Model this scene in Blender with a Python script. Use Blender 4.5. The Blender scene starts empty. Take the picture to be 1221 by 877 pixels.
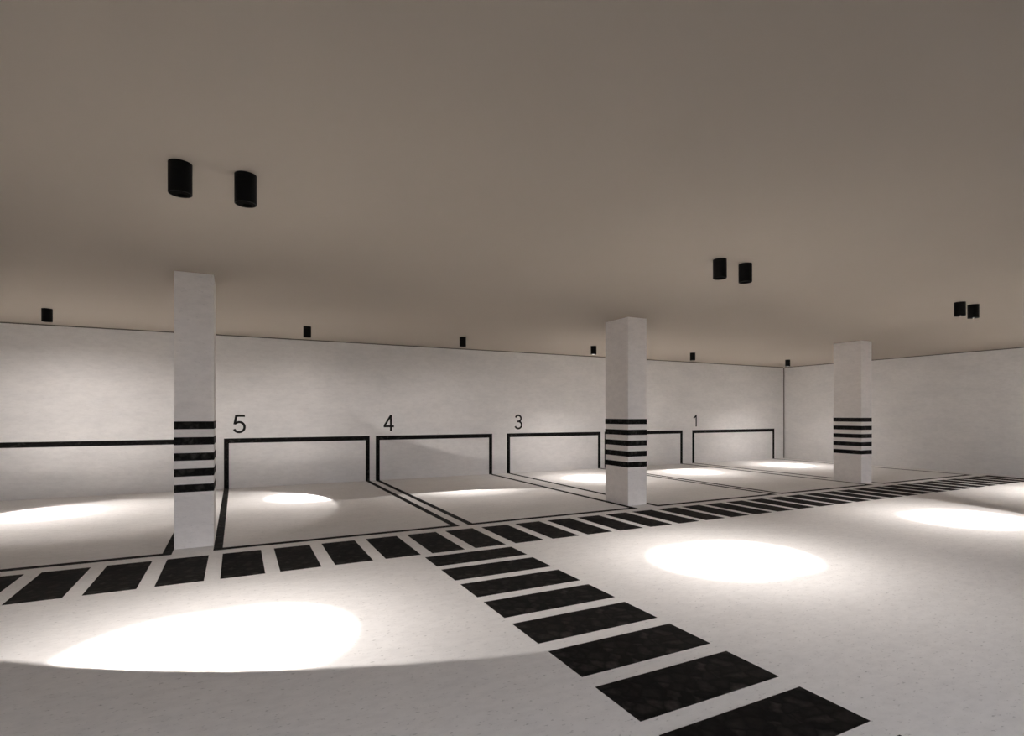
import bpy, bmesh, math, random
from mathutils import Vector, geometry
random.seed(7)
scn = bpy.context.scene
col = scn.collection
S = 1.4                       # metres: camera height, the unit of the survey below

# ---------------------------------------------------------------- materials
def new_mat(name):
    m = bpy.data.materials.new(name); m.use_nodes = True
    nt = m.node_tree; b = nt.nodes['Principled BSDF']
    return m, nt, b

def nd(nt, kind, **kw):
    n = nt.nodes.new(kind)
    for k, v in kw.items():
        if hasattr(n, k): setattr(n, k, v)
        else: n.inputs[k].default_value = v
    return n

def ramp(nt, src, stops):
    r = nt.nodes.new('ShaderNodeValToRGB')
    e = r.color_ramp.elements
    while len(e) < len(stops): e.new(0.5)
    for i, (p, c) in enumerate(stops):
        e[i].position = p; e[i].color = (*c, 1) if len(c) == 3 else c
    nt.links.new(src, r.inputs[0])
    return r.outputs[0]

def mix(nt, a, b, fac, blend='MIX'):
    m = nt.nodes.new('ShaderNodeMix'); m.data_type = 'RGBA'; m.blend_type = blend
    for s, v in ((6, a), (7, b)):
        if hasattr(v, 'is_linked'): nt.links.new(v, m.inputs[s])
        else: m.inputs[s].default_value = (*v, 1)
    if hasattr(fac, 'is_linked'): nt.links.new(fac, m.inputs[0])
    else: m.inputs[0].default_value = fac
    return m.outputs[2]

def plaster(name, base, dark, rough, stretch, speck, bump, grain=0.07):
    m, nt, b = new_mat(name)
    tc = nd(nt, 'ShaderNodeTexCoord')
    mp = nd(nt, 'ShaderNodeMapping'); mp.inputs['Scale'].default_value = stretch
    nt.links.new(tc.outputs['Object'], mp.inputs[0])
    n1 = nd(nt, 'ShaderNodeTexNoise', Scale=1.3, Detail=6.0, Roughness=0.6)
    n2 = nd(nt, 'ShaderNodeTexNoise', Scale=9.0, Detail=5.0, Roughness=0.65)
    n3 = nd(nt, 'ShaderNodeTexNoise', Scale=27.0, Detail=4.0, Roughness=0.62)
    for n in (n1, n2, n3): nt.links.new(mp.outputs[0], n.inputs['Vector'])
    c1 = ramp(nt, n1.outputs['Fac'], [(0.3, dark), (0.62, base)])
    f2 = ramp(nt, n2.outputs['Fac'], [(0.34, (1-grain,)*3), (0.6, (1,)*3)])
    c = mix(nt, c1, f2, 1.0, 'MULTIPLY')
    f3 = ramp(nt, n3.outputs['Fac'], [(0.27, (1-speck,)*3), (0.40, (1,)*3)])
    c = mix(nt, c, f3, 1.0, 'MULTIPLY')
    nt.links.new(c, b.inputs['Base Color'])
    b.inputs['Roughness'].default_value = rough
    b.inputs['Specular IOR Level'].default_value = 0.25
    bp = nd(nt, 'ShaderNodeBump', Strength=bump, Distance=0.01)
    nt.links.new(n2.outputs['Fac'], bp.inputs['Height'])
    nt.links.new(bp.outputs[0], b.inputs['Normal'])
    return m

M_floor = plaster('pale_screed_floor', (0.86, 0.845, 0.835), (0.82, 0.805, 0.795), 0.75, (1, 1.9, 1), 0.42, 0.10)
M_wall = plaster('white_plaster', (0.80, 0.785, 0.775), (0.735, 0.725, 0.72), 0.85, (1, 1, 2.6), 0.10, 0.25)
M_pillar = plaster('pillar_plaster', (0.87, 0.835, 0.81), (0.81, 0.775, 0.755), 0.85, (1, 1, 2.2), 0.16, 0.3)
M_ceil = plaster('beige_ceiling_paint', (0.345, 0.305, 0.262), (0.34, 0.30, 0.257), 0.9, (1, 1, 1), 0.0, 0.0, 0.0)

def black_stone(name, scale):
    m, nt, b = new_mat(name)
    tc = nd(nt, 'ShaderNodeTexCoord')
    wn = nd(nt, 'ShaderNodeTexNoise', Scale=scale*0.6, Detail=3.0)
    nt.links.new(tc.outputs['Object'], wn.inputs['Vector'])
    warp = nd(nt, 'ShaderNodeMix'); warp.data_type = 'VECTOR'; warp.inputs[0].default_value = 0.10
    nt.links.new(tc.outputs['Object'], warp.inputs[4]); nt.links.new(wn.outputs['Color'], warp.inputs[5])
    v1 = nd(nt, 'ShaderNodeTexVoronoi', Scale=scale); v1.feature = 'DISTANCE_TO_EDGE'
    v2 = nd(nt, 'ShaderNodeTexVoronoi', Scale=scale)
    for v in (v1, v2): nt.links.new(warp.outputs[1], v.inputs['Vector'])
    edge = ramp(nt, v1.outputs['Distance'], [(0.0, (0.22,)*3), (0.28, (1,)*3)])
    tone = ramp(nt, v2.outputs['Color'], [(0.2, (0.006, 0.0056, 0.0053)), (0.55, (0.013, 0.012, 0.011)), (0.9, (0.040, 0.037, 0.034))])
    c = mix(nt, tone, edge, 1.0, 'MULTIPLY')
    nf = nd(nt, 'ShaderNodeTexNoise', Scale=scale*3.0, Detail=4.0)
    nt.links.new(tc.outputs['Object'], nf.inputs['Vector'])
    c = mix(nt, c, ramp(nt, nf.outputs['Fac'], [(0.3, (0.6,)*3), (0.7, (1.25,)*3)]), 1.0, 'MULTIPLY')
    nt.links.new(c, b.inputs['Base Color'])
    b.inputs['Roughness'].default_value = 0.8
    b.inputs['Specular IOR Level'].default_value = 0.12
    bp = nd(nt, 'ShaderNodeBump', Strength=0.5, Distance=0.004)
    nt.links.new(v1.outputs['Distance'], bp.inputs['Height']); nt.links.new(bp.outputs[0], b.inputs['Normal'])
    return m
M_dash = black_stone('black_stone_marking', 13.0)
M_line = black_stone('black_line_marking', 15.0)

def plain(name, c, rough, metal=0.0, spec=0.3):
    m, nt, b = new_mat(name)
    tc = nd(nt, 'ShaderNodeTexCoord'); n = nd(nt, 'ShaderNodeTexNoise', Scale=40.0, Detail=2.0)
    nt.links.new(tc.outputs['Object'], n.inputs['Vector'])
    cc = ramp(nt, n.outputs['Fac'], [(0.3, tuple(x*0.9 for x in c)), (0.7, tuple(x*1.1 for x in c))])
    nt.links.new(cc, b.inputs['Base Color'])
    b.inputs['Roughness'].default_value = rough; b.inputs['Metallic'].default_value = metal
    b.inputs['Specular IOR Level'].default_value = spec
    return m
M_house = plain('black_powder_coat', (0.003, 0.003, 0.003), 0.6, 0, 0.12)
M_baffle = plain('dark_baffle', (0.002, 0.0018, 0.0016), 0.8, 0, 0.02)
M_number = plain('black_number_paint', (0.012, 0.011, 0.010), 0.7, 0, 0.15)
M_bounce_cut = plain('bounce_cut_ground', (0.035, 0.034, 0.035), 0.9, 0, 0.2)
M_shade_strip = plain('painted_shade', (0.12, 0.11, 0.10), 0.9, 0, 0.1)

# ---------------------------------------------------------------- mesh helpers
def link(name, bm, mat, parent=None, loc=(0, 0, 0)):
    me = bpy.data.meshes.new(name); bm.to_mesh(me); bm.free()
    me.materials.append(mat)
    o = bpy.data.objects.new(name, me); col.objects.link(o)
    o.location = loc
    if parent: o.parent = parent
    return o

def add_box(bm, x0, x1, y0, y1, z0, z1):
    v = [bm.verts.new(p) for p in ((x0,y0,z0),(x1,y0,z0),(x1,y1,z0),(x0,y1,z0),(x0,y0,z1),(x1,y0,z1),(x1,y1,z1),(x0,y1,z1))]
    for f in ((3,2,1,0),(4,5,6,7),(0,1,5,4),(1,2,6,5),(2,3,7,6),(3,0,4,7)): bm.faces.new([v[i] for i in f])

def box(name, mat, x0, x1, y0, y1, z0, z1, parent=None, bevel=0.0, origin=None):
    bm = bmesh.new()
    ox, oy, oz = origin if origin else (0, 0, 0)
    add_box(bm, x0-ox, x1-ox, y0-oy, y1-oy, z0-oz, z1-oz)
    if bevel: bmesh.ops.bevel(bm, geom=list(bm.edges), offset=bevel, segments=2, affect='EDGES', profile=0.5)
    return link(name, bm, mat, parent, (ox, oy, oz))

def tag(o, label=None, cat=None, group=None, kind=None):
    if label: o['label'] = label
    if cat: o['category'] = cat
    if group: o['group'] = group
    if kind: o['kind'] = kind
    return o

def empty(name, loc):
    o = bpy.data.objects.new(name, None); col.objects.link(o)
    o.location = loc; o.empty_display_size = 0.1
    return o

# ---------------------------------------------------------------- the room
XL, XR, YB, YF, H = -3.30*S, 11.078*S, 8.214*S, -3.2*S, 2.055*S
T = 0.25
YD = -0.5*S
tag(box('floor', M_floor, XL-T, XR+T, YD, YB+T, -0.3, 0), kind='structure')
tag(box('driveway', M_bounce_cut, XL-T, XR+T, YF-6.0, YD, -0.3, 0), kind='structure')   # added unseen dark ground behind the camera, cuts bounce onto the ceiling
tag(box('ceiling', M_ceil, XL-T, XR+T, YF, YB+T, H, H+0.3), kind='structure')
tag(box('wall_back', M_wall, XL-T, XR+T, YB, YB+T, 0, H), kind='structure')
tag(box('wall_right', M_wall, XR, XR+T, YF, YB, 0, H), kind='structure')
tag(box('wall_left', M_wall, XL-T, XL, YF, YB, 0, H), kind='structure')
# painted contact shade: dark strips in the corner and under the ceiling
tag(box('shade_strip_1', M_shade_strip, XR-0.036, XR-0.0005, YB-0.004, YB-0.0002, 0.001, H-0.02), kind='structure')
tag(box('shade_strip_2', M_shade_strip, XL+0.01, XR-0.045, YB-0.004, YB-0.0002, H-0.018, H-0.0005), kind='structure')
tag(box('shade_strip_3', M_shade_strip, XR-0.004, XR-0.0002, YF+0.05, YB-0.035, H-0.018, H-0.0005), kind='structure')

# ---------------------------------------------------------------- pillars
def pillar(x0, x1, y0, y1, label):
    x0, x1, y0, y1 = x0*S, x1*S, y0*S, y1*S
    cx, cy = (x0+x1)/2, (y0+y1)/2
    root = empty('pillar', (cx, cy, 0))
    tag(root, label, 'pillar', 'striped pillars along the parking bays')
    bm = bmesh.new(); add_box(bm, x0-cx, x1-cx, y0-cy, y1-cy, 0, H)
    vert = [e for e in bm.edges if abs(e.verts[0].co.z-e.verts[1].co.z) > 1]
    bmesh.ops.bevel(bm, geom=vert, offset=0.004, segments=2, affect='EDGES')
    link('shaft', bm, M_pillar, root)
    w, d, t = (x1-x0)/2, (y1-y0)/2, 0.002
    for k in range(5):
        zt = (0.944-0.1172*k)*S; zb = zt-0.0585*S
        bm = bmesh.new()
        outer = [(-w-t,-d-t),(w+t,-d-t),(w+t,d+t),(-w-t,d+t)]
        inner = [(-w+.001,-d+.001),(w-.001,-d+.001),(w-.001,d-.001),(-w+.001,d-.001)]
        vo = [[bm.verts.new((x,y,z)) for x,y in outer] for z in (zb, zt)]
        vi = [[bm.verts.new((x,y,z)) for x,y in inner] for z in (zb, zt)]
        for i in range(4):
            j = (i+1) % 4
            bm.faces.new((vo[0][i],vo[0][j],vo[1][j],vo[1][i]))
            bm.faces.new((vi[0][j],vi[0][i],vi[1][i],vi[1][j]))
            bm.faces.new((vo[1][i],vo[1][j],vi[1][j],vi[1][i]))
            bm.faces.new((vo[0][j],vo[0][i],vi[0][i],vi[0][j]))
        st = link('stripe', bm, M_line, root); st['label'] = 'black stripe'
    return root
PY0, PY1 = 4.705, 5.115
pillar(-0.413, -0.156, PY0, PY1, 'white pillar with five black stripes beside bay 5, nearest of the pillars')
pillar(3.797, 4.055, PY0, PY1, 'white pillar with five black stripes between bay 4 and bay 3')
pillar(8.012, 8.262, PY0, PY1, 'white pillar with five black stripes at bay 1, nearest the right wall')

# ---------------------------------------------------------------- bay outlines (floor and wall lines)
LW, TH = 0.060*S, 0.0025
FO, ZT = 4.536*S, 0.671*S
def bay(xl, xr, label, left=True):
    xl, xr = xl*S, xr*S
    root = empty('bay_outline', ((xl+xr)/2, FO, 0))
    ox, oy = root.location.x, root.location.y
    tag(root, label, 'parking bay marking', 'black outlines of the parking bays')
    def ln(name, *b):
        x0, x1, y0, y1, z0, z1 = b
        o = box(name, M_line, x0-ox, x1-ox, y0-oy, y1-oy, z0, z1, root)
    ln('floor_line', xl, xl+LW, FO, YB-TH, 0, TH)
    ln('floor_line', xr-LW, xr, FO, YB-TH, 0, TH)
    ln('front_line', xl+LW, xr-LW, FO, FO+LW*1.05, 0, TH)
    ln('wall_line', xl, xl+LW, YB-TH, YB, 0, ZT)
    ln('wall_line', xr-LW, xr, YB-TH, YB, 0, ZT)
    ln('wall_top_line', xl+LW, xr-LW, YB-TH, YB, ZT-0.064*S, ZT)
    return root
bay(-2.95, -0.4145, 'black outline of the parking bay left of the nearest striped pillar')
bay(-0.1535, 1.773, 'black outline of the parking bay numbered 5')
bay(1.863, 3.790, 'black outline of the parking bay numbered 4')
bay(4.060, 5.990, 'black outline of the parking bay numbered 3')
bay(6.078, 8.005, 'black outline of the parking bay partly hidden behind the middle pillar')
bay(8.267, 10.745, 'black outline of the parking bay numbered 1, in the far right corner')

# numbers painted on the wall: strokes swept to a flat outline
def stroke(bm, pts, w, closed=False):
    n = len(pts); pts = [Vector(p) for p in pts]
    L, R = [], []
    for i, p in enumerate(pts):
        a = pts[max(i-1, 0)]; b = pts[min(i+1, n-1)]
        t = (b-a).normalized(); nrm = Vector((-t.y, t.x))
        if 0 < i < n-1:
            t1 = (p-a).normalized(); k = max(0.5, abs(t1.dot(t)))
        else: k = 1
        L.append(p+nrm*w/2/k); R.append(p-nrm*w/2/k)
    y0, y1 = 0.0, -0.0022
    for i in range(n-1):
        q = [L[i], L[i+1], R[i+1], R[i]]
        fr = [bm.verts.new((c.x, y1, c.y)) for c in q]; bk = [bm.verts.new((c.x, y0, c.y)) for c in q]
        bm.faces.new(fr); bm.faces.new(bk[::-1])
        for k in range(4):
            bm.faces.new((fr[k], bk[k], bk[(k+1) % 4], fr[(k+1) % 4]))
    bmesh.ops.recalc_face_normals(bm, faces=list(bm.faces))

def arc(cx, cy, rx, ry, a0, a1, n=22):
    return [(cx+rx*math.cos(math.radians(a0+(a1-a0)*i/n)), cy+ry*math.sin(math.radians(a0+(a1-a0)*i/n))) for i in range(n+1)]
G = {   # digit height 1, in the proportions of a plain grotesque
 '5': [[(0.62, 0.94), (0.185, 0.94)], [(0.205, 0.985), (0.115, 0.47)], arc(0.335, 0.325, 0.265, 0.275, 140, -157, 30)],
 '4': [[(0.475, 0.0), (0.475, 0.985)], [(0.46, 0.93), (0.065, 0.30)], [(0.03, 0.285), (0.665, 0.285)]],
 '3': [arc(0.335, 0.735, 0.21, 0.21, 165, -90, 22), [(0.26, 0.525), (0.335, 0.525)], arc(0.335, 0.285, 0.255, 0.24, 90, -160, 26)],
 '1': [[(0.43, 0.0), (0.43, 0.985)], [(0.43, 0.93), (0.33, 0.82), (0.14, 0.70)]],
}
def number(ch, x, label):
    bm = bmesh.new()
    k = 0.248*S
    for s in G[ch]: stroke(bm, [(a*k, b*k) for a, b in s], 0.122*k)
    o = link('bay_number', bm, M_number, None, (x*S, YB, 0.741*S))
    tag(o, label, 'number', 'bay numbers on the back wall')
number('5', -0.055, 'black painted number 5 on the wall above its bay')
number('4', 1.975, 'black painted number 4 on the wall above its bay')
number('3', 4.195, 'black painted number 3 on the wall above its bay')
number('1', 8.270, 'black painted number 1 on the wall above the far right bay')

# ---------------------------------------------------------------- broken guide bands on the floor
P, W = 0.3358*S, 0.2488*S
R1, R2, DX = 4.399*S, 3.7405*S, -1.097*S
S1, S2, SY = 1.171*S, 1.841*S, 3.652*S
ORD = ['first', 'second', 'third', 'fourth', 'fifth', 'sixth', 'seventh', 'eighth', 'ninth', 'tenth', 'eleventh', 'twelfth',
       'thirteenth', 'fourteenth', 'fifteenth', 'sixteenth', 'seventeenth', 'eighteenth', 'nineteenth', 'twentieth',
       'twenty-first', 'twenty-second', 'twenty-third', 'twenty-fourth', 'twenty-fifth', 'twenty-sixth', 'twenty-seventh',
       'twenty-eighth', 'twenty-ninth', 'thirtieth', 'thirty-first', 'thirty-second', 'thirty-third', 'thirty-fourth',
       'thirty-fifth', 'thirty-sixth', 'thirty-seventh', 'thirty-eighth']
n = 0
for i in range(-1, 36):
    x0 = DX + P*i
    x1 = min(x0+W, XR-0.01)
    o = box('floor_dash', M_dash, x0, x1, R2, R1, 0, TH, origin=((x0+x1)/2, (R1+R2)/2, 0))
    if n == 0: lab = 'leftmost black dash in the row along the parking bays, cut by the photo edge'
    else: lab = '%s black floor dash from the left in the row along the bays' % ORD[n]
    if i == 35: lab = 'last black floor dash along the bays, against the right wall'
    tag(o, lab, 'floor marking', 'black dashes in the row along the bays')
    n += 1
for i in range(9):
    y1 = SY - P*i; y0 = y1 - W
    o = box('floor_dash', M_dash, S1, S2, y0, y1, 0, TH, origin=((S1+S2)/2, (y0+y1)/2, 0))
    if i == 0: lab = 'black dash nearest the bays in the band coming towards the camera'
    elif i == 8: lab = 'corner of a black dash at the bottom edge of the photo, nearest the camera'
    else: lab = '%s black dash from the bays in the band coming towards the camera' % ORD[i]
    tag(o, lab, 'floor marking', 'black dashes in the band towards the camera')

# ---------------------------------------------------------------- ceiling downlights
FR, FH = 0.0630, 0.180             # outer radius and length of the housing
ZB = H - FH                        # underside
RI = 0.0555
RECESS = 0.0008                     # the baffle sits this far up in the tube

def lathe(prof, seg=48):
    bm = bmesh.new(); rings = []
    for r, z in prof:
        if r < 1e-6: rings.append([bm.verts.new((0, 0, z))])
        else: rings.append([bm.verts.new((r*math.cos(2*math.pi*k/seg), r*math.sin(2*math.pi*k/seg), z)) for k in range(seg)])
    for a, b in zip(rings, rings[1:]):
        for k in range(seg):
            j = (k+1) % seg
            if len(a) == 1 and len(b) == 1: continue
            if len(a) == 1: bm.faces.new((a[0], b[j], b[k]))
            elif len(b) == 1: bm.faces.new((a[k], a[j], b[0]))
            else: bm.faces.new((a[k], a[j], b[j], b[k]))
    bmesh.ops.recalc_face_normals(bm, faces=list(bm.faces))
    for f in bm.faces: f.smooth = True
    for e in bm.edges:
        if len(e.link_faces) == 2 and e.calc_face_angle() > 0.6: e.smooth = False
    return bm

def disc_with_holes(R, holes, seg=64):
    """flat disc in the tube with round apertures (x, y, r)"""
    vs, es, fs = [], [], []
    def loop(cx, cy, r, n, rev):
        b = len(vs); idx = list(range(b, b+n))
        for k in range(n):
            a = 2*math.pi*k/n * (-1 if rev else 1)
            vs.append(Vector((cx+r*math.cos(a), cy+r*math.sin(a))))
        fs.append(idx)
    loop(0, 0, R, seg, False)
    for h in holes: loop(*h, 96, False)
    ov, oe, of, *_ = geometry.delaunay_2d_cdt(vs, [], fs, 2, 1e-7)
    bm = bmesh.new(); bv = [bm.verts.new((v.x, v.y, 0)) for v in ov]
    for f in of:
        c = sum((ov[i] for i in f), Vector((0, 0)))/len(f)
        if any((c-Vector(h[:2])).length < h[2] for h in holes): continue
        bm.faces.new([bv[i] for i in f])
    bmesh.ops.recalc_face_normals(bm, faces=list(bm.faces))
    ex = bmesh.ops.extrude_face_region(bm, geom=list(bm.faces))
    for g in ex['geom']:
        if isinstance(g, bmesh.types.BMVert): g.co.z += 0.0006
    bmesh.ops.recalc_face_normals(bm, faces=list(bm.faces))
    return bm

WARM = (1.0, 0.935, 0.885)
POOL, HALO, SKIRT, WASH = 2900.0, 80.0, 102.0, 47.0
def spot(name, parent, z, watts, angle, blend, soft=0.0001):
    L = bpy.data.lights.new(name, 'SPOT'); L.energy = watts; L.color = WARM
    L.spot_size = math.radians(angle); L.spot_blend = blend; L.shadow_soft_size = soft
    o = bpy.data.objects.new(name, L); col.objects.link(o); o.parent = parent; o.location = (0, 0, z)
    return o

def downlight(x, y, label, group, circles, pool=1.0, skirt=1.0, wash=0.0, soft=0.0001, tint=None, halo=1.0):
    """circles: the lit discs on the floor (centre x, y, radius in survey units) that the baffle's apertures let through"""
    root = empty('ceiling_downlight', (x*S, y*S, H))
    tag(root, label, 'ceiling light', group)
    zt, zb = 0.0, -FH
    prof = [(0, zt), (FR, zt), (FR, zb+0.002), (FR-0.002, zb), (RI+0.001, zb), (RI, zb+0.001), (RI, zt-0.02), (0, zt-0.02)]
    link('housing', lathe(prof), M_house, root)
    zbaf = zb + RECESS
    D = ZB + RECESS
    ext = max(math.hypot((cx-x)*S, (cy-y)*S)+r*S for cx, cy, r in circles)
    d = (RI-0.004)/ext * D; k = d/(D+d)
    holes = [((cx-x)*S*k, (cy-y)*S*k, r*S*k) for cx, cy, r in circles]
    b = link('baffle', disc_with_holes(RI+0.0005, holes), M_baffle, root, (0, 0, zbaf))
    zl = zbaf + d
    lens = [(0, zl+0.012), (0.030, zl+0.012), (0.034, zl+0.020), (0.034, zl+0.030), (0, zl+0.030)]
    link('lamp', lathe(lens), M_baffle, root)
    if pool:
        spot('pool_lamp', root, zl, POOL*pool, 30, 1.0)
        spot('halo_lamp', root, zl, HALO*pool*halo, 60, 1.0)
    if skirt: spot('skirt_lamp', root, zl, SKIRT*skirt, 104, 1.0)
    if wash:
        o = spot('wash_lamp', root, zl, WASH*wash, 178, 0.78, soft)
        if tint: o.data.color = tint
    return root

GP, GS = 'paired ceiling downlights over the driveway', 'single ceiling downlights over the bays'
cut1 = (2.30, 7.10, 5.25)
PAIRY = 2.678
downlight(-0.213, PAIRY, 'left black cylinder of the nearest pair of ceiling downlights', GP, [cut1])
downlight(0.035, PAIRY, 'right black cylinder of the nearest pair of ceiling downlights', GP, [cut1])
cut2 = (3.2, 2.8, 3.2)
downlight(2.950, PAIRY, 'left black cylinder of the ceiling pair just right of the middle pillar', GP, [cut2])
downlight(3.200, PAIRY, 'right black cylinder of the ceiling pair just right of the middle pillar', GP, [cut2])
cut3 = (2.3, 4.2, 5.0)
downlight(6.108, PAIRY, 'left black cylinder of the farthest pair, near the right wall', GP, [cut3])
downlight(6.359, PAIRY, 'right black cylinder of the farthest pair, near the right wall', GP, [cut3])
cut4 = (12.0, 0.74, 5.0)
downlight(9.262, PAIRY, 'left of the two black ceiling cylinders beyond the right photo edge', GP, [cut4], skirt=1.7)
downlight(9.512, PAIRY, 'right of the two black ceiling cylinders beyond the right photo edge', GP, [cut4], skirt=1.7)
SY_ = 6.985
downlight(-1.701, SY_, 'black ceiling downlight left of the nearest pillar', GS, [(-1.16, 6.50, 1.19), (-1.7, 16.3, 8.0)], wash=2.2, soft=0.0007, halo=1.9)
downlight(0.760, SY_, 'black ceiling downlight above bay 5, right of the nearest pillar', GS, [(-0.66, 6.35, 1.66), (0.6, 16.3, 8.0)], wash=1.2, soft=0.0007, halo=1.9)
downlight(2.776, SY_, 'black ceiling downlight above bay 4', GS, [(2.2, 2.7, 3.98), (4.86, 17.15, 9.0)], wash=0.8, halo=4.0)
downlight(4.962, SY_, 'black ceiling downlight above bay 3, left of the middle pillar', GS, [(4.9, 6.9, 2.7)], wash=0.5, halo=2.7)
downlight(7.040, SY_, 'black ceiling downlight right of the middle pillar', GS, [(6.85, 4.6, 2.9)], wash=0.5, halo=2.7)
downlight(9.590, SY_+0.05, 'black ceiling downlight in the far right corner', GS, [(9.6, 6.9, 2.7)], wash=0.5, halo=2.7)

# added unseen row behind the camera: cool ambient fill, no narrow beam
for x, a in ((-0.213, 'left'), (0.035, 'right')):
    downlight(x, -1.62, a + ' black cylinder of the added ceiling fill pair just behind the camera', GP, [(x, -1.62, 9.0)], 0, 0, 3.0, 0.001, (0.93, 0.95, 1.0))
for x, a in ((2.950, 'left'), (3.200, 'right')):
    downlight(x, -1.62, a + ' black cylinder of the added ceiling fill pair behind the camera and to its right', GP, [(x, -1.62, 9.0)], 0, 0, 1.1, 0.001, (0.93, 0.95, 1.0))

# ---------------------------------------------------------------- daylight from the open side behind the camera
w = bpy.data.worlds.new('World'); scn.world = w; w.use_nodes = True
bg = w.node_tree.nodes['Background']
wt = w.node_tree
geo = nd(wt, 'ShaderNodeTexCoord'); sep = nd(wt, 'ShaderNodeSeparateXYZ')
wt.links.new(geo.outputs['Generated'], sep.inputs[0])
sky = ramp(wt, sep.outputs['Z'], [(0.0, (0.12, 0.11, 0.10)), (0.02, (0.88, 0.90, 0.98))])   # dim ground below, overcast sky above
wt.links.new(sky, bg.inputs[0]); bg.inputs[1].default_value = 2.4

# ---------------------------------------------------------------- camera
cam = bpy.data.cameras.new('camera'); co = bpy.data.objects.new('camera', cam); col.objects.link(co)
cam.sensor_fit = 'HORIZONTAL'; cam.sensor_width = 36.0
cam.lens = 648.26/1221*36.0
cam.shift_y = (493.2-438.5)/1221
cam.clip_start = 0.05
co.location = (0, 0, S)
co.rotation_euler = (math.radians(90), 0, -0.4686)
scn.camera = co

scn.view_settings.view_transform = 'Standard'
scn.view_settings.look = 'None'
scn.view_settings.gamma = 1.0
scn.view_settings.exposure = 0.05
scn.view_settings.use_curve_mapping = False
c = scn.cycles
c.max_bounces = 10; c.diffuse_bounces = 8
c.use_denoising = True
